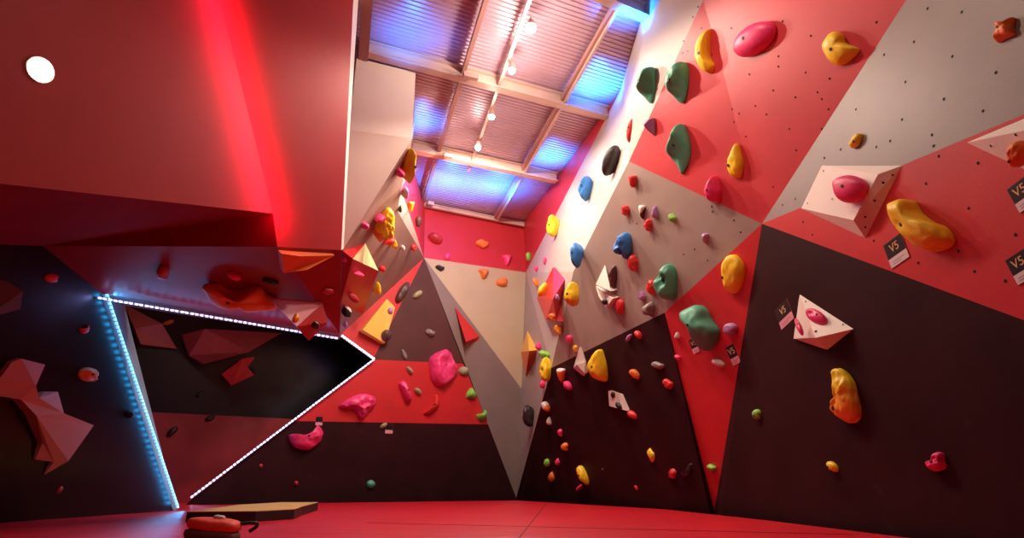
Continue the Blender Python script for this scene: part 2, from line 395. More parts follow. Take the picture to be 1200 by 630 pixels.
vol('V11', 'climbing_volume', 'small red pyramid volume on the grey strip under the beige back panel', pBG,
    [(533, 359, 0), (562, 394, 0), (561, 399, 0), (546, 404, 0), (546, 400, .20)], [(0, 1, 4), (1, 2, 3, 4), (3, 0, 4)], [VRED], [0, 0, 0], [0, 1, 2, 3])
FIN = mat('salmon_volume_paint', (.70, .36, .28), .5, var=.05)
vol('V12', 'climbing_volume', 'big jagged salmon pink volume on the dark left wall', pLW,
    [(-20, 455, .05), (0, 443, .06), (14, 424, .05), (25, 420, .05), (53, 427, .04), (42, 452, .10), (25, 468, .10), (0, 464, .06), (-20, 464, .05),
     (46, 466, .10), (75, 484, .09), (43, 487, .12), (52, 459, .04), (68, 459, .03), (110, 498, .03), (80, 540, .06), (52, 556, .02), (63, 541, .05), (41, 538, .03), (50, 519, .06)],
    [(0, 1, 2, 3, 4, 5, 6, 7, 8), (5, 9, 10, 11, 6), (9, 12, 13, 10), (11, 10, 14, 15), (11, 15, 17, 19), (15, 16, 17), (17, 18, 19)], [FIN], [0]*7,
    [0, 1, 2, 3, 4, 5, 9, 12, 13, 10, 14, 15, 16, 17, 18, 19, 11, 6, 7, 8])
vol('V13', 'climbing_volume', 'dim brown volume at the left edge above the salmon one', pLW,
    [(-20, 326, .03), (8, 329, .05), (27, 341, .08), (24, 362, .05), (-20, 374, .04)], [(0, 1, 2, 3, 4)], [mat('dull_brown_paint', (.12, .07, .06), .5)], [0], [0, 1, 2, 3, 4])
vol('V14', 'climbing_volume', 'orange wedge volume under the hanging red column', pCV3,
    [(330, 297, .05), (352, 300, .07), (392, 299, .03), (360, 316, .10), (333, 320, .06)], [(0, 1, 2, 3, 4)], [VORG], [0], [0, 1, 2, 3, 4])
vol('V15', 'climbing_volume', 'red pyramid volume hanging over the light strip', pCV3,
    [(316, 350, .02), (378, 355, .02), (384, 378, .08), (362, 399, .14), (348, 382, .22)], [(0, 1, 4), (1, 2, 4), (2, 3, 4), (3, 0, 4)], [mat('crimson_volume_paint', (.42, .02, .025), .4)], [0]*4, [0, 1, 2, 3])
VDR = mat('dull_red_volume_paint', (.42, .10, .09), .35)
vol('V16', 'climbing_volume', 'kite-shaped dull red volume inside the opening, by its upper left corner', pIN,
    [(145, 356, .02), (190, 379, .15), (207, 408, .05), (165, 403, .08), (158, 385, .10)], [(0, 1, 2, 3, 4)], [VDR], [0], [0, 1, 2, 3, 4])
vol('V17', 'climbing_volume', 'long dull red boat-shaped volume in the middle of the opening', pIN,
    [(213, 392, .05), (240, 385, .22), (330, 390, .05), (292, 412, .18), (240, 425, .16), (222, 416, .08)], [(0, 1, 3, 4, 5), (1, 2, 3)], [VDR], [0, 0], [0, 1, 2, 3, 4, 5])
vol('V18', 'climbing_volume', 'small notched bright red volume low inside the opening', pIN,
    [(260, 438, .06), (284, 420, .10), (299, 418, .10), (290, 430, .08), (298, 439, .10), (272, 451, .08)], [(0, 1, 2, 3, 4, 5)], [VRED], [0], [0, 1, 2, 3, 4, 5])
# ------------------------------------------------------------------ holds
OUT = {
 'round': [(math.cos(i*math.pi/6)*.5, math.sin(i*math.pi/6)*.5) for i in range(12)],
 'tri': [(0, .5), (.3, .15), (.5, -.3), (.2, -.5), (-.2, -.48), (-.5, -.3), (-.3, .15)],
 'drop': [(.1, .5), (.35, .2), (.5, -.1), (.35, -.45), (0, -.5), (-.35, -.4), (-.5, -.1), (-.25, .25)],
 'cone': [(-.5, .45), (0, .5), (.5, .4), (.3, 0), (.1, -.5), (-.1, -.45), (-.25, 0)],
 'bean': [(-.5, .3), (-.2, .5), (.2, .25), (.5, .1), (.45, -.3), (.1, -.5), (-.2, -.25), (-.45, 0)],
 'cres': [(-.5, .1), (-.3, .05), (0, .1), (.25, .3), (.35, .5), (.5, .2), (.4, -.2), (.1, -.5), (-.25, -.45), (-.45, -.2)],
 'rock': [(-.4, .3), (-.1, .5), (.3, .4), (.5, .1), (.35, -.2), (.4, -.45), (0, -.5), (-.35, -.35), (-.5, 0)],
 'oval': [(math.cos(i*math.pi/6)*.5*(1+.1*math.sin(i*1.7)), math.sin(i*math.pi/6)*.5) for i in range(12)],
 'diagL': None, 'diagR': None}
def tilt(ang, ratio):
    return [(math.cos(t)*math.cos(ang)-ratio*math.sin(t)*math.sin(ang), math.cos(t)*math.sin(ang)+ratio*math.sin(t)*math.cos(ang)) for t in [i*math.pi/6 for i in range(12)]]
OUT['diagR'] = tilt(math.radians(52), .42); OUT['diagL'] = tilt(math.radians(128), .42); OUT['flatR'] = tilt(math.radians(28), .5); OUT['flatL'] = tilt(math.radians(-28), .5)
def resample(pts, n):
    m = len(pts); out = []
    for i in range(n):
        x = i*m/n; k = int(x); t = x-k
        p0, p1, p2, p3 = (V((*pts[(k+j) % m], 0)) for j in (-1, 0, 1, 2))
        out.append(.5*((2*p1)+(p2-p0)*t+(2*p0-5*p1+4*p2-p3)*t*t+(3*p1-p0-3*p2+p3)*t**3))
    return out
def norm(pts):
    xs = [p[0] for p in pts]; ys = [p[1] for p in pts]
    cx, cy = (min(xs)+max(xs))/2, (min(ys)+max(ys))/2; w = max(xs)-min(xs); h = max(ys)-min(ys)
    return [((x-cx)/w, (y-cy)/h) for x, y in pts]
def trace(pts):   # outline read in image axes (y down)
    return [(x, -y) for x, y in pts]
NH = 0
def hold(label, bb, where, color, shape='rock', k=.45, flat=False, amp=.06, ridge=None, dimp=(), bolt=None, kind='climbing_hold', cat='climbing hold',
         apex=(0, .08), q=.75, group=None, color2=None, tip=None, freq=2.2, name=None):
    global NH
    NH += 1
    pl = where
    u0, v0, u1, v1 = bb; w, h = u1-u0, v1-v0; uc, vc = (u0+u1)/2, (v0+v1)/2
    if pl in (pB, pGL) and vc > 319:          # which facet of the corner strip carries it
        pl = pA if uc > 616+(vc-319)*.268 else pM
        if pl is pM and vc > 455-(uc-611)*.686: pl = pGL
    base = norm(OUT[shape] if isinstance(shape, str) else trace(shape))
    big = max(w, h)
    n, rings = (9, 3) if flat else ((44, 14) if big > 26 else (28, 8) if big > 18 else (16, 5))
    ol = resample(base, n)
    rx = norm([(p.x, p.y) for p in ol]); ol = [V((a, b, 0)) for a, b in rx]
    nn = pl.n
    c = pl.hit(uc, vc); dep = (c-CAM).dot(V((0, CT, ST)))
    tc = (CAM-c).normalized(); c0 = nn.dot(tc)
    wt = max(0., min(1., (.70-c0)/.70))*.85
    m = (nn*(1-wt)+tc*wt).normalized()      # holds on walls seen edge-on bulge outwards: their outline plane leans off the wall
    w_, h_ = w*dep/F, h*dep/F
    D = k*min(w_, h_)*.8
    cen = V((sum(p.x for p in ol)/n, sum(p.y for p in ol)/n, 0))
    loc = []   # (a, b, hh)
    seed = V((NH*3.7, NH*1.3, 0))
    for i in range(rings):
        ph = i/rings*math.pi/2; s = math.cos(ph)**q; hh = math.sin(ph)
        for p in ol:
            a = cen+(p-cen)*s+V((apex[0], apex[1], 0))*hh
            loc.append([a.x, a.y, hh])
    loc.append([cen.x+apex[0], cen.y+apex[1], 1.0])
    for L in loc:
        a, b, hh = L
        nz = noise.noise(V((a*freq, b*freq, hh*freq*.6))+seed)
        nz2 = noise.noise(V((a*freq*3, b*freq*3, hh*freq))+seed)
        f = 1+(nz*2+nz2*.8)*amp*2*(1 if hh > 0 else 0)
        if hh > 0: L[0] = a*(1+nz2*amp); L[1] = b*(1+nz*amp)
        if ridge and hh > 0:
            ang, off, cut = ridge; d = -(a*-math.sin(ang)+b*math.cos(ang))+off
            if d > 0: f *= math.exp(-cut*d)
        for (da, db, dr, dd) in dimp:
            f *= 1-dd*math.exp(-((a-da)**2+(b-db)**2)/(dr*dr))
        L[2] = hh*f
    Wd, Hd = w, h
    cu, cv = uc, vc
    pm = Plane(V((0, 0, 0)), V((1, 0, 0)), V((0, 1, 0))); pm.n = m
    ring0 = [L[:] for L in loc[:n]]
    for it in range(9):
        pm.p = pl.hit(cu, cv); lift = 0
        q0 = [pm.hit(cu+L[0]*Wd, cv-L[1]*Hd) for L in loc]
        lift = max(0., -min((q_-pl.p).dot(nn) for q_ in q0[:n]))+D*.10
        vs = [q_+nn*lift+m*(L[2]*D) for q_, L in zip(q0, loc)]
        drop_ = [q_-nn*((q_-pl.p).dot(nn)+.001) for q_ in vs[:n]]; ctr = sum(drop_, V())/n; sc_ = 1-.62*wt
        foot = [ctr+(q_-ctr)*sc_ for q_ in drop_]           # the back narrows towards the wall
        mid = [a_*.45+b_*.55+((a_-ctr)-nn*(a_-ctr).dot(nn))*.16*wt for a_, b_ in zip(vs[:n], foot)]
        vs = foot+mid+vs
        pr = [proj(p) for p in vs]
        a0, a1 = min(p[0] for p in pr), max(p[0] for p in pr); b0, b1 = min(p[1] for p in pr), max(p[1] for p in pr)
        cu += uc-(a0+a1)/2; cv += vc-(b0+b1)/2
        Wd = min(max(Wd*(w/(a1-a0)), .3*w), 2*w); Hd = min(max(Hd*(h/(b1-b0)), .3*h), 2*h)
    loc = ring0+ring0+loc; rings += 2
    fs = [tuple(range(n))[::-1]]
    for i in range(rings-1):
        for j in range(n): fs.append((i*n+j, i*n+(j+1) % n, (i+1)*n+(j+1) % n, (i+1)*n+j))
    t = len(loc)-1
    for j in range(n): fs.append(((rings-1)*n+j, (rings-1)*n+(j+1) % n, t))
    mats = [hm(color)]; fmx = [0]*len(fs)
    if color2:                                   # two-tone moulding: second colour beyond the line 'tip' (dir, offset)
        mats.append(hm(color2))
        for i, f in enumerate(fs):
            a = sum(loc[x][0] for x in f)/len(f); b = sum(loc[x][1] for x in f)/len(f)
            if a*tip[0]+b*tip[1] > tip[2]: fmx[i] = 1
    nm = name or 'climbing_hold'
    o = mesh(nm, vs, fs, mats, fmx, smooth=not flat, origin=c)
    bm = bmesh.new(); bm.from_mesh(o.data); bmesh.ops.recalc_face_normals(bm, faces=bm.faces); bm.to_mesh(o.data); bm.free()
    tag(o, label, cat, group)
    if bolt is None and big >= 19 and not flat: bolt = (cen.x+apex[0]*.8, cen.y+apex[1]*.8)
    if bolt:                                     # countersunk bolt with its washer ring
        best = min(range(3*n, len(loc)), key=lambda i: (loc[i][0]-bolt[0])**2+(loc[i][1]-bolt[1])**2)
        p = vs[best]; nn = m; R = max(.006, min(.012, .035*big*dep/F*1.3))
        q_ = MB(); q_.add(cyl(p-nn*.012, p+nn*.003, R, 10)); q_.add(cyl(p-nn*.012, p+nn*.0045, R*.45, 6))
        bo = q_.build('bolt', [DARK], parent=o)
    return o
Hh = hold
# --- upper right wall
Hh('yellow curved banana-like hold high beside the white corner', (814, 34, 838, 86), pRD1, 'yellow', [(585, 155), (530, 195), (513, 270), (525, 330), (565, 380), (600, 385), (618, 345), (590, 300), (592, 180)], .6, apex=(-.05, 0), amp=.04)
Hh('large smooth pink oval hold near the top of the right wall', (859, 25, 910, 67), pRD2, 'pink', 'flatR', .4, amp=.0, bolt=(-.1, .05))
Hh('yellow comma-shaped hold right of the large pink oval', (963, 37, 1008, 77), pRD2, 'yellow', [(600, 175), (640, 168), (668, 190), (680, 225), (755, 255), (750, 280), (700, 325), (650, 347), (600, 330), (565, 280), (557, 235)], .4, amp=.02, bolt=(-.08, 0))
Hh('orange four-cornered hold at the top right of the grey panel', (1163, 20, 1191, 50), pG2, 'orange', [(0, 8), (14, 5), (22, 6), (27, 0), (25, 12), (27, 20), (12, 26), (1, 30), (4, 16)], .5, bolt=(-.1, .1), amp=.08)
Hh('small ochre oval hold alone on the grey panel', (995, 156, 1011, 174), pG2, 'yellow', 'diagR', .5, bolt=(0, 0))
Hh('green half-leaf hold on the beige strip, leftmost of the big green ones', (744, 78, 769, 121), pB2, 'green', [(305, 360), (250, 365), (205, 410), (212, 480), (265, 545), (295, 500)], .8, ridge=(.9, .05, 3.2), amp=.03)
Hh('green ridged hold just right of the green half-leaf hold', (779, 72, 808, 121), pRD1, 'green', [(450, 325), (485, 355), (485, 450), (460, 530), (430, 545), (390, 520), (355, 468), (370, 400), (410, 345)], .8, ridge=(.75, .02, 3.0), amp=.03)
Hh('tall pointed green hold on the red panel above the pink round hold', (780, 145, 810, 204), pRD1, 'green', [(262, 290), (285, 320), (315, 400), (312, 480), (260, 560), (230, 520), (185, 470), (190, 410), (235, 340)], .75, ridge=(.55, .2, 2.4), amp=.03)
Hh('narrow crimson hold on the beige strip near the purple one', (734, 138, 748, 167), pBa, 'red', 'diagR', .7)
Hh('small purple faceted hold right of the narrow crimson one', (754, 138, 768, 159), pRD1, 'lilac', [(0, 3), (9, 0), (14, 0), (14, 19), (12, 21), (4, 14), (1, 8)], .8, ridge=(.9, 0, 2.))
Hh('long black tilted hold on the beige strip', (705, 170, 727, 206), pBa, 'black', 'diagR', .6, amp=.02)
Hh('yellow upright oval hold near the ridge of the red panel', (852, 168, 872, 209), pRD1, 'yellow', 'drop', .55, amp=.04, bolt=(-.25, -.1))
Hh('pink rounded hold at the lower edge of the upper red panel', (825, 206, 846, 238), pRD1, 'pink', 'drop', .8, amp=.02)
Hh('blue lobed hold on the beige strip below the black one', (677, 206, 695, 236), pB, 'blue', [(10, 2), (15, 0), (18, 8), (17, 20), (10, 30), (4, 25), (0, 18), (5, 12)], .8)
Hh('yellow rounded hold at the left rim of the beige strip', (640, 251, 656, 277), pB, 'yellow', 'drop', .8)
Hh('blue capsule hold above the bright yellow egg-shaped one', (668, 284, 684, 314), pB, 'blue', 'oval', .9, amp=.02)
Hh('large blue hold with two dark pockets on the grey panel', (718, 272, 741, 304), pG1, 'blue', [(4, 8), (10, 1), (17, 0), (22, 8), (22, 20), (17, 30), (11, 26), (3, 24), (0, 16)], .8, dimp=((-.1, .15, .14, .75), (.05, -.2, .14, .75)), amp=.05)
Hh('red cube-like hold touching the large blue one', (735, 298, 748, 318), pG1, 'red', 'rock', .8, flat=True)
Hh('large green skull-like hold with dark pockets', (765, 309, 794, 352), pG1, 'green', [(12, 2), (20, 0), (27, 8), (29, 24), (26, 40), (18, 42), (6, 36), (0, 27), (5, 16), (8, 8)], .8, dimp=((-.1, .22, .1, .7), (.15, .1, .15, .8)), amp=.07)
Hh('red blocky hold at the chin of the green skull-like one', (757, 327, 769, 346), pG1, 'red', 'rock', .8, flat=True)
Hh('tiny pale lilac hold left of that red block', (747, 340, 757, 351), pG1, 'lilac', 'tri', .7, flat=True)
Hh('grey craggy hold at the lower rim of the grey panel', (752, 353, 768, 371), pG1, 'grey', 'rock', .8, amp=.16)
Hh('red oval hold on the grey panel right of the white triangles', (721, 350, 732, 368), pG1, 'red', 'oval', .7)
Hh('dark brown curved hold against the upper white triangle', (712, 311, 723, 338), pG1, 'brown', [(10, 0), (11, 12), (8, 27), (3, 24), (0, 14), (4, 5)], .6)
Hh('highest red faceted hold on the grey panel', (736, 205, 747, 220), pG1, 'red', 'cone', .8, flat=True)
Hh('red square hold left of the black and white one', (728, 240, 738, 253), pG1, 'red', 'rock', .8, flat=True)
Hh('small black and white hold on the grey panel', (748, 240, 757, 257), pG1, 'white', 'cone', .7, color2='black', tip=(.5, -.6, .05))
Hh('small lilac hold above a red one on the grey panel', (763, 241, 772, 256), pG1, 'lilac', 'tri', .8)
Hh('red knob hold under the small lilac and black ones', (754, 256, 765, 271), pG1, 'red', 'rock', .8, flat=True)
Hh('small pale green hold, rightmost of the upper small cluster', (783, 250, 793, 261), pG1, 'lime', 'bean', .8)
Hh('lone purple hold in the right corner of the grey panel', (822, 273, 831, 286), pG1, 'lilac', 'cone', .8)
Hh('big yellow tablet hold on the narrow red triangle', (845, 298, 873, 344), pR3, 'yellow', 'oval', .5, amp=.04, bolt=(-.3, -.05))
Hh('large green peanut-shaped hold across the red triangle', (796, 357, 844, 411), pR3, 'green', [(345, 70), (400, 45), (440, 35), (480, 60), (505, 110), (555, 165), (550, 215), (510, 270), (465, 270), (440, 210), (400, 150), (360, 120)], .55, amp=.05)
Hh('lilac hold right of the green peanut-shaped one', (847, 378, 865, 393), pR3, 'lilac', 'rock', .7)
Hh('flat white hold low on the red triangle', (834, 420, 850, 430), pR3, 'white', 'flatL', .7)
Hh('tiny white hold left of the green peanut-shaped one', (790, 389, 797, 397), pR3, 'white', 'tri', .7)
Hh('tiny pink hold at the left rim of the red triangle', (790, 415, 798, 422), pR3, 'pink', 'bean', .7)
Hh('bright green hold on the lower tip of the red triangle', (828, 543, 840, 553), pR3, 'lime', 'bean', .6)
Hh('bright green round hold on the black panel at right', (881, 479, 893, 491), pD2, 'lime', 'rock', .6, bolt=(0, -.1))
Hh('large orange and yellow horn-shaped hold on the black panel', (972, 431, 1010, 496), pD2, 'amber', [(80, 50), (110, 55), (150, 85), (185, 130), (205, 200), (222, 260), (220, 315), (190, 340), (140, 340), (80, 310), (55, 275), (85, 230), (88, 160), (70, 75)], .5, amp=.09, freq=4, color2='yellow', tip=(-.1, .6, .05), bolt=(-.25, -.2))
Hh('small yellow hold below the horn-shaped one', (968, 540, 984, 553), pD2, 'yellow', 'flatL', .6, bolt=(-.1, 0))
Hh('magenta three-cornered hold at lower right', (1084, 529, 1111, 552), pD2, 'pink', [(620, 495), (655, 500), (660, 540), (672, 565), (640, 585), (580, 585), (560, 545), (605, 530)], .6, amp=.1)
Hh('large yellow banana-shaped hold on the red panel at right', (1039, 233, 1120, 295), pR4, 'yellow', [(418, 90), (450, 72), (490, 70), (520, 110), (570, 145), (625, 165), (658, 210), (640, 235), (590, 250), (535, 240), (480, 200), (440, 155)], .5, amp=.05, freq=3, apex=(-.02, .12), bolt=(-.1, .05))
Hh('round pink dome hold on the large white volume', (975, 205, 1018, 238), VOL['V1'][0], 'pink', 'oval', .5, amp=.0, bolt=(0, .1))
Hh('pink ring-like hold in the middle of the white wedge volume', (944, 361, 970, 380), VOL['V3'][0], 'pink', 'flatL', .5, dimp=((-.2, .1, .15, .5),), bolt=(.15, -.1), amp=.02)
Hh('pink slim hold at the left rim of the white wedge volume', (931, 373, 942, 393), VOL['V3'][0], 'pink', 'diagL', .6, dimp=((-.1, .2, .15, .4),))
Hh('orange ball hold on the long pointed volume at the right edge', (1179, 164, 1208, 196), VOL['V2'][0], 'orange', 'oval', .6, bolt=(-.1, -.1))
# --- black lower right wall
Hh('large yellow pointed hold right of the tall white volume', (688, 409, 713, 447), pD1, 'yellow', [(0, 22), (4, 12), (15, 0), (20, 8), (24, 22), (24, 36), (18, 38), (8, 34)], .7, amp=.03, color2='amber', tip=(-.3, -.8, .24))
Hh('yellow lemon hold with a green hold above it', (632, 418, 646, 447), pGL, 'yellow', 'drop', .8)
Hh('green leafy hold on top of the yellow lemon one', (631, 410, 644, 421), pGL, 'lime', 'bean', .7, amp=.16)
Hh('orange carrot-shaped hold with pale top', (652, 431, 663, 448), pD1, 'orange', 'cone', .7, color2='white', tip=(0, 1, .28))
Hh('magenta bean hold under the carrot-shaped one', (660, 446, 671, 457), pD1, 'pink', 'flatL', .7)
Hh('magenta hold peeking under the yellow lemon one', (632, 445, 639, 455), pGL, 'pink', 'drop', .7)
Hh('cream and orange hold on the edge of the black panel', (634, 470, 645, 482), pD1, 'white', 'flatL', .7, color2='orange', tip=(.7, -.5, .1))
Hh('small white hold under the cream and orange one', (640, 488, 647, 498), pD1, 'white', 'tri', .7)
Hh('small magenta hold below the small white one', (653, 502, 660, 511), pD1, 'pink', 'rock', .7)
Hh('orange nugget hold above the lower magenta and green pair', (657, 518, 667, 528), pD1, 'orange', 'rock', .7)
Hh('light green round hold, left of the low magenta one', (637, 537, 645, 547), pD1, 'lime', 'round', .7)
Hh('magenta hold right of the light green round one', (650, 536, 657, 545), pD1, 'pink', 'drop', .7)
Hh('orange nugget hold below the light green round one', (642, 552, 651, 564), pD1, 'orange', 'drop', .7)
Hh('long yellow blade hold low on the black panel', (675, 545, 692, 568), pD1, 'yellow', 'diagL', .7, color2='amber', tip=(-.6, -.5, .02))
Hh('magenta hold at the foot of the long yellow blade one', (675, 567, 684, 575), pD1, 'pink', 'diagR', .7)
Hh('yellow double-lobed hold low on the black panel', (758, 524, 771, 542), pD1, 'yellow', 'bean', .7)
Hh('dim lilac hold right of the double-lobed yellow one', (776, 523, 783, 532), pD1, 'lilac', 'diagL', .6)
Hh('red three-pointed hold beside the long black one near the floor', (783, 547, 797, 561), pD1, 'red', 'rock', .7, amp=.14)
Hh('black winged hold near the floor by the red triangle tip', (798, 541, 816, 560), pD1, 'black', [(0, 12), (8, 10), (14, 0), (18, 2), (16, 14), (8, 19), (1, 18)], .6)
Hh('small red hold nearest the floor on the black panel', (743, 567, 753, 575), pD1, 'red', 'flatL', .7)
Hh('tiny grey hold right of the red one nearest the floor', (762, 567, 767, 574), pD1, 'grey', 'diagR', .7)
Hh('orange-red stub hold above a small card on the black panel', (737, 432, 751, 444), pD1, 'orange', 'flatL', .7)
Hh('grey double knob hold above a small card', (763, 423, 780, 433), pD1, 'grey', 'bean', .7, amp=.1)
Hh('red knobbly hold beside the narrow red triangle', (776, 443, 791, 456), pD1, 'red', 'bean', .7, amp=.12)
Hh('red hold at the lower corner of the white diamond volume', (735, 480, 749, 491), pD1, 'red', 'flatL', .7)
Hh('small lilac ring hold at the top of the black panel', (733, 391, 741, 400), pD1, 'lilac', 'diagR', .6)
Hh('small red stub hold at the top of the black panel', (743, 387, 753, 397), pD1, 'red', 'flatL', .7)
Hh('black craggy hold near the back corner', (612, 474, 626, 500), pGL, 'black', 'rock', .7, amp=.14)
Hh('tiny dim grey hold in the middle of the black panel', (705, 546, 711, 551), pD1, 'grey', 'tri', .6)
Hh('black upper hold on the white diamond volume', (715.5, 459, 721, 466), VOL['V6'][0], 'black', 'round', .5)
Hh('black lower hold on the white diamond volume', (721, 471, 729, 480), VOL['V6'][0], 'black', 'flatL', .5)
Hh('dark knob hold on the lower white triangular volume', (705, 350, 712, 357), VOL['V4b'][0], 'black', 'rock', .5)
# --- near the red gem volume
Hh('bright yellow and orange egg-shaped hold on the beige panel', (661, 330, 679, 359), pB, 'yellow', 'drop', .9, amp=.02, color2='amber', tip=(0, -1, .18))
Hh('yellow hold on the left shoulder of the red gem volume', (630, 331, 642, 347), VOL['V7'][5], 'yellow', 'diagR', .6)
Hh('small orange hold left of the red gem volume', (624, 325, 631, 336), pB, 'orange', 'diagL', .7)
Hh('tiny pink hold above the red gem volume, right one', (636, 301, 641, 310), pB, 'pink', 'oval', .7)
Hh('tiny pink hold above the red gem volume, left one', (626, 311, 631, 318), pB, 'pink', 'oval', .7)
Hh('small green hold in the upper back corner', (616, 295, 623, 306), pB, 'lime', 'oval', .7)
Hh('orange ring hold at the foot of the red gem volume', (642, 367, 651, 375), VOL['V7'][3], 'orange', 'rock', .5, flat=True)
Hh('lilac hold on the right flank of the red gem volume', (650, 344, 656, 352), VOL['V7'][1], 'lilac', 'tri', .5)
Hh('orange nugget hold in the shade of the red gem volume', (649, 380, 658, 392), pB, 'amber', 'rock', .7)
Hh('small pink hold right of the shaded orange nugget', (663, 392, 671, 402), pG1, 'pink', 'oval', .7)
Hh('tiny yellow hold left of the tall white volume', (671, 404, 677, 412), pG1, 'amber', 'rock', .7)
Hh('small pink hold right of the orange diamond volume', (627, 401, 634, 410), pB, 'pink', 'drop', .7)
# --- back wall
Hh('reddish brown slanted hold on the upper red strip', (502, 272, 519, 286), pBR, 'dred', 'flatL', .6)
Hh('orange rectangular hold on the upper red strip', (557, 280, 573, 291), pBR, 'orange', 'bean', .6)
Hh('pink hold at the right of the upper red strip', (588, 298, 600, 312), pBR, 'pink', 'cone', .6)
Hh('small pink round hold where red strip meets beige panel', (520, 296, 528, 305), pBR, 'pink', 'round', .6)
Hh('black flat hold on the beige back panel', (510, 310, 521, 318), pBB, 'black', 'bean', .6)
Hh('orange stub hold left on the beige back panel', (560, 315, 573, 327), pBB, 'orange', 'cone', .7)
Hh('orange stub hold right on the beige back panel', (581, 325, 595, 336), pBB, 'orange', 'rock', .7)
Hh('grey-green rounded hold high on the dark triangle', (483, 340, 495, 350), pBL, 'tan', 'flatR', .6)
Hh('small grey split hold in the middle of the dark triangle', (498, 385, 510, 395), pBL, 'grey', 'bean', .6, amp=.15)
Hh('slim grey hold low on the dark triangle', (470, 409, 477, 422), pBL, 'grey', 'diagL', .6)
Hh('long dark mottled hold on the narrow red stripe', (463, 330, 480, 355), pBL, 'brown', 'diagR', .5, amp=.12)
Hh('big pink crumpled hold straddling red band and dark triangle', (502, 409, 537, 453), pBL, 'pink', [(17, 0), (26, 5), (29, 14), (34, 24), (26, 36), (14, 42), (5, 36), (1, 22), (2, 8)], .5, amp=.09, freq=3, dimp=((.1, .1, .3, .35),))
Hh('upper tan pebble hold on the red band', (476, 429, 484, 439), pBL, 'tan', 'diagL', .7)
Hh('lower tan pebble hold on the red band', (485, 454, 494, 463), pBL, 'tan', 'flatL', .7)
Hh('pink bone-shaped hold on the red band', (467, 446, 483, 472), pBL, 'pink', [(1, 4), (4, 0), (8, 2), (10, 12), (15, 18), (16, 24), (12, 26), (8, 22), (4, 12)], .7, amp=.05)
Hh('red curved sausage hold on the red band', (496, 462, 515, 486), pBL, 'red', [(14, 0), (18, 4), (18, 12), (12, 20), (4, 24), (0, 22), (6, 18), (11, 10)], .5, amp=.04)
Hh('yellow-green hold at the top right of the red band', (537, 429, 549, 440), pBL, 'tan', 'rock', .6)
Hh('green wedge hold at the right rim of the red band', (546, 454, 558, 467), pBL, 'lime', 'tri', .7, flat=True)
Hh('green crescent hold at the bottom right of the red band', (558, 480, 571, 493), pBL, 'lime', 'cres', .7)
Hh('hot pink dimpled wing-shaped hold on the red band', (397, 461, 441, 491), pBL, 'pink', [(35, 245), (120, 195), (180, 190), (225, 210), (225, 245), (190, 280), (160, 318), (135, 300), (115, 268), (60, 262)], .45, amp=.08, freq=6)
Hh('hot pink croissant hold below the wing-shaped one', (338, 498, 379, 527), pBL, 'pink', 'cres', .5, amp=.06, freq=3)
Hh('dark green round hold low on the black band', (429, 562, 440, 573), pBL, 'green', 'round', .5)
Hh('tan flat hold just under the red band', (445, 495, 454, 502), pBL, 'tan', 'flatR', .6)
Hh('tiny pink hold low on the black band, left one', (303, 543, 308, 548), pBL, 'dred', 'round', .6)
Hh('tiny pink hold low on the black band above the mat', (344, 563, 350, 569), pBL, 'dred', 'round', .6)
# --- left projecting wall
Hh('tall pale yellow hold at the top of the brown-grey panel', (470, 173, 487, 215), pG3, 'yellow', [(12, 0), (17, 8), (17, 20), (12, 32), (4, 42), (0, 36), (5, 24), (7, 8)], .9, amp=.08, q=.6)
Hh('magenta knob hold left of the tall pale yellow one', (463, 196, 475, 208), pG3, 'pink', 'rock', .9, amp=.12)
Hh('mauve oval hold on the thin white sliver', (470, 218, 479, 233), pG3, 'lilac', 'oval', .8)
Hh('small yellow hold on the purple-lit red sliver', (478, 236, 486, 248), Plane(Gb, H2, H1), 'yellow', 'cone', .6)
Hh('tiny black triangular hold on the white sliver', (466, 240, 471, 249), Plane(Ga, H2, Gb), 'black', 'tri', .4, flat=True)
Hh('brown oval hold on the red sliver in the corner', (487, 253, 494, 266), Plane(Gb, H2, H1), 'brown', 'oval', .6)
Hh('big yellow ribbed shell-like hold on the brown-grey panel', (437, 243, 463, 284), pG3, 'yellow', [(14, 2), (22, 0), (26, 8), (24, 22), (20, 38), (8, 41), (0, 40), (2, 24), (6, 12)], .7, amp=.10, freq=6, color2='orange', tip=(-.3, -1, .36))
Hh('white and magenta cap hold on top of the ribbed yellow one', (438, 250, 452, 260), pG3, 'pink', 'flatR', .9)
Hh('magenta ball hold left of the ribbed yellow one', (423, 260, 433, 269), pG3, 'pink', 'round', .9)
Hh('red hold at the foot of the ribbed yellow one', (449, 276, 463, 287), pG3, 'red', 'flatR', .8)
Hh('small yellow bell-shaped hold below the ribbed one', (457, 279, 466, 291), pG3, 'yellow', 'tri', .8)
Hh('tiny cream hold in the middle of the brown-grey panel', (469, 287, 475, 294), pG3, 'white', 'rock', .8)
Hh('red chip hold at the right tip of the brown-grey panel', (481, 286, 489, 294), pG3, 'red', 'rock', .6, flat=True)
Hh('red chip hold at the right corner of the red boxy volume', (444, 311, 452, 319), pG3, 'red', 'rock', .7, flat=True)
Hh('flat magenta hold left of the red boxy volume', (400, 296, 412, 307), pG3, 'pink', 'flatR', .6)
Hh('yellow drop-shaped hold right of the red boxy volume', (437, 330, 447, 346), pG3, 'yellow', 'drop', .9)
Hh('black and white hold below the red boxy volume', (400, 358, 412, 372), pG3, 'black', 'rock', .8, color2='white', tip=(.4, .6, .2))
Hh('tiny lilac hold below the black and white one', (402, 376, 408, 384), pG3, 'lilac', 'tri', .7)
Hh('small pink hold on the orange-yellow kite volume', (454, 360, 461, 368), VOL['V10'][0], 'lilac', 'rock', .7)
Hh('dark brown ball hold at the tip of the kite volume', (446, 386, 459, 400), VOL['V10'][0], 'brown', 'round', .8)
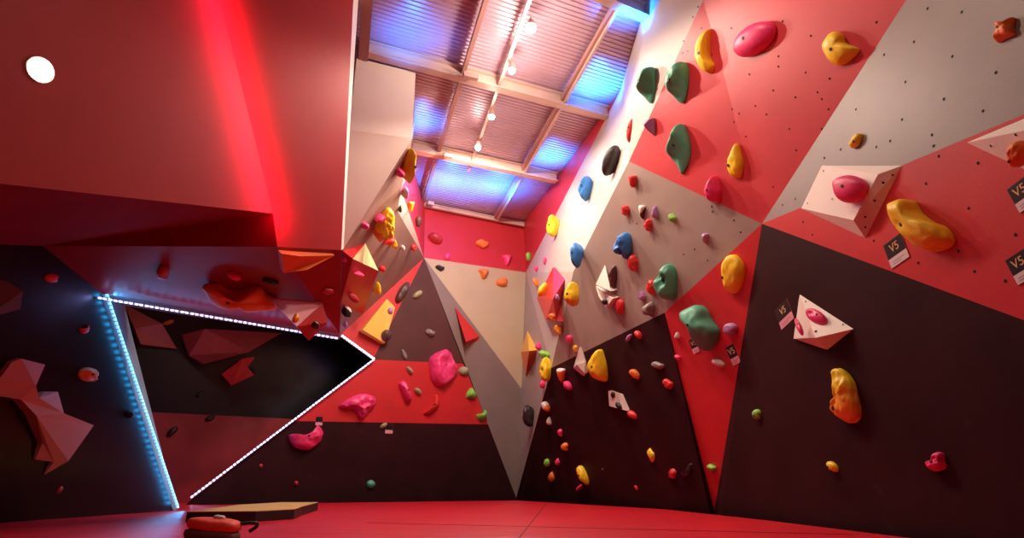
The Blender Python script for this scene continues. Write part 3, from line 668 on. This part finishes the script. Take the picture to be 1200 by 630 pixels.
Hh('dark oval hold low on the front of the red boxy volume', (408, 343, 421, 355), VOL['V9'][0], 'dred', 'flatL', .25)
Hh('pink flat hold on the front of the red boxy volume', (414, 317, 427, 324), VOL['V9'][0], 'pink', 'flatL', .6)
# --- dark overhang on the left
Hh('large orange bone-shaped hold under the overhang above the light strip', (237, 331, 327, 366), pCV2, 'orange', [(90, 275), (160, 275), (230, 320), (300, 330), (400, 285), (450, 285), (490, 340), (550, 380), (550, 420), (480, 430), (380, 440), (330, 405), (240, 425), (150, 380), (105, 320)], .5, amp=.04, bolt=(-.15, .1))
Hh('dull pink hold above the orange bone-shaped one', (267, 318, 283, 329), pCV2, 'pink', 'flatL', .6)
Hh('black flat hold above the orange bone-shaped one', (307, 325, 327, 334), pCV2, 'black', 'flatL', .5)
Hh('dark red hold alone under the overhang', (183, 310, 198, 328), pCV2, 'dred', 'rock', .6)
Hh('dark red hold near the edge of the overhang', (377, 337, 391, 345), pCV3, 'dred', 'round', .5)
Hh('small orange hold on the hanging red pyramid volume', (343, 366, 351, 377), VOL['V15'][0], 'amber', 'tri', .6)
Hh('black hold at the right side of the hanging pyramid volume', (365, 376, 374, 386), VOL['V15'][2], 'black', 'rock', .6)
Hh('dull red rocky hold on the dark wall near its top', (51, 320, 69, 331), pLW, 'red', 'rock', .5)
Hh('dull red crescent hold on the blue-lit dark wall', (92, 380, 105, 391), pLW, 'red', 'cres', .5)
Hh('dull orange rocky hold between salmon volume and light strip', (90, 430, 116, 447), pLW, 'orange', 'rock', .5, amp=.14)
Hh('dim red hold low on the dark left wall', (64, 569, 74, 579), pLW, 'dred', 'diagR', .5)
Hh('black knob hold touching the blue light strip', (147, 480, 158, 490), pLW, 'black', 'round', .8)
Hh('small dull orange hold by the kite-shaped volume', (191, 374, 204, 381), pIN, 'orange', 'flatR', .6)
Hh('small orange bolt-on hold at the foot of the kite-shaped volume', (163, 396, 174, 402), pIN, 'orange', 'flatL', .9)
Hh('amber ring hold on the boat-shaped volume', (264, 402, 271, 412), VOL['V17'][0], 'amber', 'tri', .5)
Hh('black hold on the boat-shaped volume', (230, 408, 240, 414), VOL['V17'][0], 'black', 'flatR', .5)
Hh('black hold by the notched red volume', (290, 431, 299, 438), pIN, 'black', 'rock', .9)
Hh('black hold on the dark inner wall above its red band', (229, 458, 238, 466), pIN, 'black', 'diagR', .6)
Hh('black long hold on the red band inside the opening, upper', (240, 486, 252, 494), pIN, 'black', 'flatR', .6)
Hh('black long hold on the red band inside the opening, lower', (195, 499, 209, 512), pIN, 'black', 'diagR', .6)
# ------------------------------------------------------------------ grade cards
def to_mesh_text(s, size):
    cu = bpy.data.curves.new('t', 'FONT'); cu.body = s; cu.size = size; cu.align_x = 'CENTER'; cu.align_y = 'CENTER'; cu.extrude = .0006; cu.resolution_u = 3
    o = bpy.data.objects.new('t', cu); COL.objects.link(o)
    bpy.context.view_layer.update()
    me = bpy.data.meshes.new_from_object(o.evaluated_get(bpy.context.evaluated_depsgraph_get()))
    bpy.data.objects.remove(o); return me
CB = mat('card_black_print', (.012, .008, .010), .35, var=.1); CW = mat('card_white_print', (.72, .66, .66), .4, var=.05); CP = mat('card_pink_print', (.75, .35, .42), .4, var=.05)
GOLD = mat('card_gold_lettering', (.75, .52, .20), .4, var=0); INK = mat('card_ink', (.25, .22, .28), .5, var=0)
def card(label, pl, c, px, py, ang, text, low=CW, fine=True, split=.36, group='grade cards'):
    """c: centre px; px,py: card width and height in px"""
    o0 = pl.hit(*c, .004); dep = (o0-CAM).dot(V((0, CT, ST))); r, up = pl.frame()
    # measure how a unit step along the wall shows, to give the card its true proportions
    w = px*dep/F; 
    s = abs(V(proj(o0+r*.1)).x-V(proj(o0)).x)/(.1*F/dep); w = w/max(s, .3)
    h = py*dep/F
    R_ = r*math.cos(ang)+up*math.sin(ang); U_ = -r*math.sin(ang)+up*math.cos(ang)
    o = empty('grade_card', o0, label, 'sign', group)
    def rect(name, x0, x1, y0, y1, z0, z1, m):
        vs = [o0+R_*x+U_*y+pl.n*z for z in (z0, z1) for x, y in ((x0, y0), (x1, y0), (x1, y1), (x0, y1))]
        return mesh(name, vs, [(0, 3, 2, 1), (4, 5, 6, 7), (0, 1, 5, 4), (1, 2, 6, 5), (2, 3, 7, 6), (3, 0, 4, 7)], [m], parent=o)
    yb = -h/2+h*split
    rect('sleeve', -w/2, w/2, -h/2, h/2, -.0025, .0, mat('card_backing', (.35, .12, .14), .3, var=0))
    rect('grade_label', -w/2*.97, w/2*.97, yb, h/2*.98, 0, .001, CB)
    rect('name_label', -w/2*.97, w/2*.97, -h/2*.98, yb, 0, .001, low)
    if text:
        me = to_mesh_text(text, h*.46); me.materials.append(GOLD)
        t = bpy.data.objects.new('lettering', me); COL.objects.link(t); t.parent = o
        M = Matrix((R_, U_, pl.n)).transposed().to_4x4(); M.translation = U_*(yb+(h/2-yb)*.5)+pl.n*.0015
        t.matrix_local = M
    if fine:
        for k_, yy in enumerate((.55, .3)):
            y = -h/2+h*split*yy
            rect('small_print', -w*.33, w*(.33-.2*k_), y-h*.012, y+h*.012, .001, .0016, INK)
    return o
card('V5 grade card with white foot left of the yellow banana-shaped hold', pR4, (1050, 294), 23, 31, math.radians(9), 'V5')
card('grade card cut by the right edge of the photo, upper one', pR4, (1198, 228), 25, 34, math.radians(12), 'V5')
card('grade card cut by the right edge of the photo, lower one', pR4, (1196, 313), 25, 34, math.radians(12), 'V5')
card('dim grade card left of the white wedge volume', pD2, (919, 368), 17, 26, math.radians(14), 'V5', CP)
card('grade card below the lilac hold on the red triangle', pR3, (859, 415.5), 10, 23, math.radians(10), 'V5', CP)
card('grade card under the green peanut-shaped hold', pR3, (813.5, 405), 8, 17, math.radians(8), 'V5', CP)
card('small card hanging below the orange-red stub hold', pD1, (749, 455), 6, 13, math.radians(8), '', CP, False)
card('small card below the grey double knob hold', pD1, (766, 444), 6, 17, math.radians(6), '', CP, False)
card('small card under the large yellow pointed hold', pD1, (707.5, 454), 5, 10, 0, '', CP, False)
card('tiny card below the magenta bean hold', pD1, (669.5, 466), 4, 9, 0, '', CW, False)
card('small card right of the tan flat hold', pBL, (456, 502), 9, 11, 0, '', CP, False)
card('small card above the pink croissant hold', pBL, (374, 493), 8, 10, 0, '', CP, False)
def light(kind, name, loc, energy, color, target=None, size=.1, angle=90, blend=.6, sy=None):
    d = bpy.data.lights.new(name, kind); d.energy = energy; d.color = color
    o = bpy.data.objects.new(name, d); COL.objects.link(o); o.location = loc
    if kind == 'AREA':
        d.size = size
        if sy: d.shape = 'RECTANGLE'; d.size_y = sy
    else: d.shadow_soft_size = size
    if kind == 'SPOT': d.spot_size = math.radians(angle); d.spot_blend = blend
    if target is not None:
        o.rotation_euler = (V(target)-V(loc)).to_track_quat('-Z', 'Y').to_euler()
    return o
# ------------------------------------------------------------------ LED strips round the opening
def led(label, a, b, off, rgb, strength, n, r, width, glow=3., gcol=(.35, .35, 1.0), goff=V((0, 0, 0))):
    d = b-a; o = empty('led_strip', a+off, label, 'light strip', 'light strips round the opening')
    ch = MB(); ch.add(boxm(a+off, b+off, width, width*.5)); ch.build('channel', [mat('led_channel', (.5, .45, .48), .35, var=0)], parent=o)
    em = mat('led_'+label[:12].replace(' ', '_'), (.9, .9, .9), .4, emit=rgb, es=strength, var=0)
    mb = MB()
    dirn = d.normalized()
    toc = (CAM-(a+b)/2); toc -= dirn*toc.dot(dirn); toc.normalize()
    for i in range(n):
        p = a+off+d*((i+.5)/n)+toc*(width*.35)
        mb.add(boxm(p-dirn*(d.length/n*.28), p+dirn*(d.length/n*.32), r*2, r*2))
    mb.build('diodes', [em], parent=o)
    k = max(5, int(d.length*16))
    for i in range(k):
        light('POINT', 'led_glow', a+off+d*((i+.5)/k)+toc*.025+goff, glow*d.length/k, gcol, None, .012)
    return o
en = pLW.n
led('pale violet white light strip along the top of the opening', La, Bc, V((.0, -.03, -.045)), (.70, .72, 1.0), 1.25, 50, .007, .024, .9)
led('bright cyan light strip up the left side of the opening', Fe+V((0, 0, .02)), La, (Ja-La).normalized()*.02+pJ.n*.02+pLW.n*.015, (.22, .72, 1.0), 1.0, 62, .008, .024, 4.2, (.03, .42, 1.0), pJ.n*.04+pLW.n*.005)
led('short white light strip at the right corner of the opening', Q1, Cc, pBL.n*.05, (.75, .84, 1.0), 1.2, 14, .013, .04)
led('thin white light strip running down to the floor', Cc, pBL.hit(222, 583), pBL.n*.05, (.78, .84, 1.0), 1.1, 60, .010, .03, .8)
# ------------------------------------------------------------------ track lights
trk = MB(); trk.add(boxm(atz(631, -30, 4.05), atz(549, 200, 4.05), .03, .03))
t_o = trk.build('light_track', [STEEL]); tag(t_o, 'long thin lighting track under the ceiling deck holding four spotlights', 'light track')
BULB = mat('lit_bulb', (1, .9, .8), .3, emit=(1, .82, .68), es=60, var=0)
LPOS = []
def spot_fix(u, v, label, rad=.036):
    p = atz(u, v, 3.93); o = empty('track_spotlight', p+V((0, 0, .12)), label, 'spotlight', 'track spotlights')
    q = MB(); q.add(cyl(p+V((0, 0, .05)), p+V((0, 0, .11)), .008, 8)); q.build('stem', [STEEL], parent=o)
    q = MB(); q.add(cyl(p+V((0, 0, .015)), p+V((.005, .0, .075)), .036, 16, .026)); q.build('lamp_housing', [STEEL], parent=o)
    me = bpy.data.meshes.new('bulb'); bm = bmesh.new(); bmesh.ops.create_uvsphere(bm, u_segments=16, v_segments=10, radius=rad); 
    for f in bm.faces: f.smooth = True
    bm.to_mesh(me); bm.free(); me.materials.append(BULB)
    b = link('bulb', me, o); b.location = (0, 0, -.12)
    LPOS.append(p)
spot_fix(622, 33, 'track spotlight nearest the camera, largest glow', .045)
spot_fix(600, 83, 'track spotlight just in front of the nearer steel beam', .03)
spot_fix(576, 137, 'track spotlight just behind the nearer steel beam', .032)
spot_fix(560, 173, 'track spotlight farthest from the camera', .032)
# emissive disc put in for a lamp's mirror image on the red overhang
p = pL1.hit(47, 82); rr, uu = pL1.frame(); o = empty('lamp_reflection', p, 'round glowing disc imitating a lamp reflection on the red overhang at upper left', 'lamp reflection')
q = MB(); q.add(cyl(p-pL1.n*.01, p+pL1.n*.006, .066, 32)); q.build('reflection_rim', [WHT], parent=o)
q = MB(); q.add(cyl(p-pL1.n*.002, p+pL1.n*.009, .058, 32)); q.build('reflection_disc', [mat('reflection_glow', (1, .95, .9), .4, emit=(1, .88, .78), es=18, var=0)], parent=o)
# ------------------------------------------------------------------ on the floor
MT = mat('tan_pad_top', (.62, .40, .13), .6, var=.1, bump=.1); 
pp = [(219, 599), (300, 598.3), (345, 596), (354, 592.8), (373, 588), (330, 588), (280, 591)]
top = [atz(u, v, .07) for u, v in pp]; n = len(top)
pc = sum(top, V())/n; pc.z = 0
pad = empty('crash_pad', pc, 'thin crash pad with tan top and black sides lying by the light strip', 'crash pad')
mesh('side_cover', [t_+V((0, 0, -.004)) for t_ in top]+[V((t_.x, t_.y, .002)) for t_ in top], [tuple(range(n)), tuple(range(n, 2*n))[::-1]]+[(i, i+n, (i+1) % n+n, (i+1) % n) for i in range(n)], [DARK], parent=pad)
mesh('top_cover', top+[t_+V((0, 0, -.004)) for t_ in top], [tuple(range(n)), tuple(range(n, 2*n))[::-1]]+[(i, i+n, (i+1) % n+n, (i+1) % n) for i in range(n)], [MT], parent=pad)
# small bag
bc = atz(249, 634)
bag = empty('gear_bag', bc, 'small red-topped brown gear bag lying in front of the crash pad', 'bag')
def pillow(cx, w, d, z0, z1, name, m, sx=0):
    vs = []; fs = []; nu, nv = 20, 8
    for j in range(nv+1):
        ph = -math.pi/2+math.pi*j/nv
        for i in range(nu):
            t = 2*math.pi*i/nu; e_ = lambda x, q_: math.copysign(abs(x)**q_, x)
            x = e_(math.cos(t), .5)*e_(math.cos(ph), .5)*w/2; y = e_(math.sin(t), .6)*e_(math.cos(ph), .5)*d/2
            z = (z0+z1)/2+e_(math.sin(ph), .6)*(z1-z0)/2+.006*noise.noise(V((x*12, y*12, z0*9)))-x*.06
            vs.append(bc+V((cx+x, y, z)))
    for j in range(nv):
        for i in range(nu): fs.append((j*nu+i, j*nu+(i+1) % nu, (j+1)*nu+(i+1) % nu, (j+1)*nu+i))
    return mesh(name, vs, fs, [m], smooth=True, parent=bag)
pillow(-.005, .25, .16, .002, .060, 'body', mat('brown_fabric', (.12, .05, .045), .8, bump=.3))
pillow(.0, .245, .15, .045, .105, 'lid', mat('orange_red_fabric', (.75, .07, .04), .6, bump=.3))
pillow(.02, .05, .04, .098, .118, 'tag', mat('pale_fabric', (.6, .5, .5), .7))
q = MB(); prev = None
for i in range(11):
    t = i/10; s_ = bc+V((.10+.09*math.sin(t*2.6), .02+.05*t, .075+.02*math.sin(t*3.1)-.035*t))
    if prev: q.add(cyl(prev, s_, .009, 8))
    prev = s_
q.build('strap', [DARK], parent=bag)
# ------------------------------------------------------------------ light
WARM = (1, .76, .60)
tg = [(2.0, 5.2, 1.2), (1.0, 7.0, 1.6), (.2, 9.6, 2.2), (-1.0, 8.8, 2.2)]
en_ = [130, 130, 230, 300]
for i, p in enumerate(LPOS):
    light('SPOT', 'track_light', p+V((0, 0, -.05)), (95, 85, 120, 160)[i], WARM, p+(V((.1, .05, -1)), V((.1, .1, -1)), V((0, .35, -1)), V((-.15, .55, -1)))[i], .035, 168, .25)
    light('POINT', 'track_light_spill', p+V((0, 0, -.06)), (26, 20, 5, 3)[i], WARM, None, .04)
light('SPOT', 'track_light', V((.3, 3.3, 3.95)), 85, WARM, V((1.9, 3.5, 1.0)), .04, 120, .5)
light('SPOT', 'track_light', V((.4, 1.8, 3.95)), 32, WARM, V((.3, 2.0, 0)), .05, 165, .25)
# blue wash lights on the deck
BLU = (.0, .23, 1.0)
for (u, v, z, e_, ang) in ((530, 210, .45, 62, 140), (585, 216, .45, 70, 140), (648, 182, .34, 50, 115), (703, 98, .34, 60, 115), (740, 4, .34, 45, 110), (494, 140, .30, 22, 120), (484, 38, .4, 18, 120)):
    p = atz(u, v, CZ); light('SPOT', 'blue_wash', p-V((0, 0, z)), e_*1.8, BLU, p, .03, ang, .9)
# unseen area light added for the red glow in the overhang's angle
ax = (L2d-L2e); n1 = pL1.n; lf = ax.normalized().cross(n1); lf = lf if lf.x < 0 else -lf
bi = (pL1.n+pL2.n).normalized();
cc = (L2e+L2d)/2+bi*.12
o = light('AREA', 'red_wash', cc, 8, (1, .012, .09), None, .05, sy=ax.length*1.15)
zz = -(-n1*.99+lf*.12).normalized(); yy = ax.normalized(); xx = yy.cross(zz).normalized(); zz = xx.cross(yy)
o.rotation_euler = Matrix((xx, yy, zz)).transposed().to_euler()
w = bpy.data.worlds.new('world'); S.world = w; w.use_nodes = True
w.node_tree.nodes['Background'].inputs['Color'].default_value = (1, .25, .25, 1); w.node_tree.nodes['Background'].inputs['Strength'].default_value = .06
S.view_settings.view_transform = 'Standard'; S.view_settings.look = 'None'; S.view_settings.exposure = 0.05; S.view_settings.gamma = 1
S.view_settings.use_curve_mapping = False
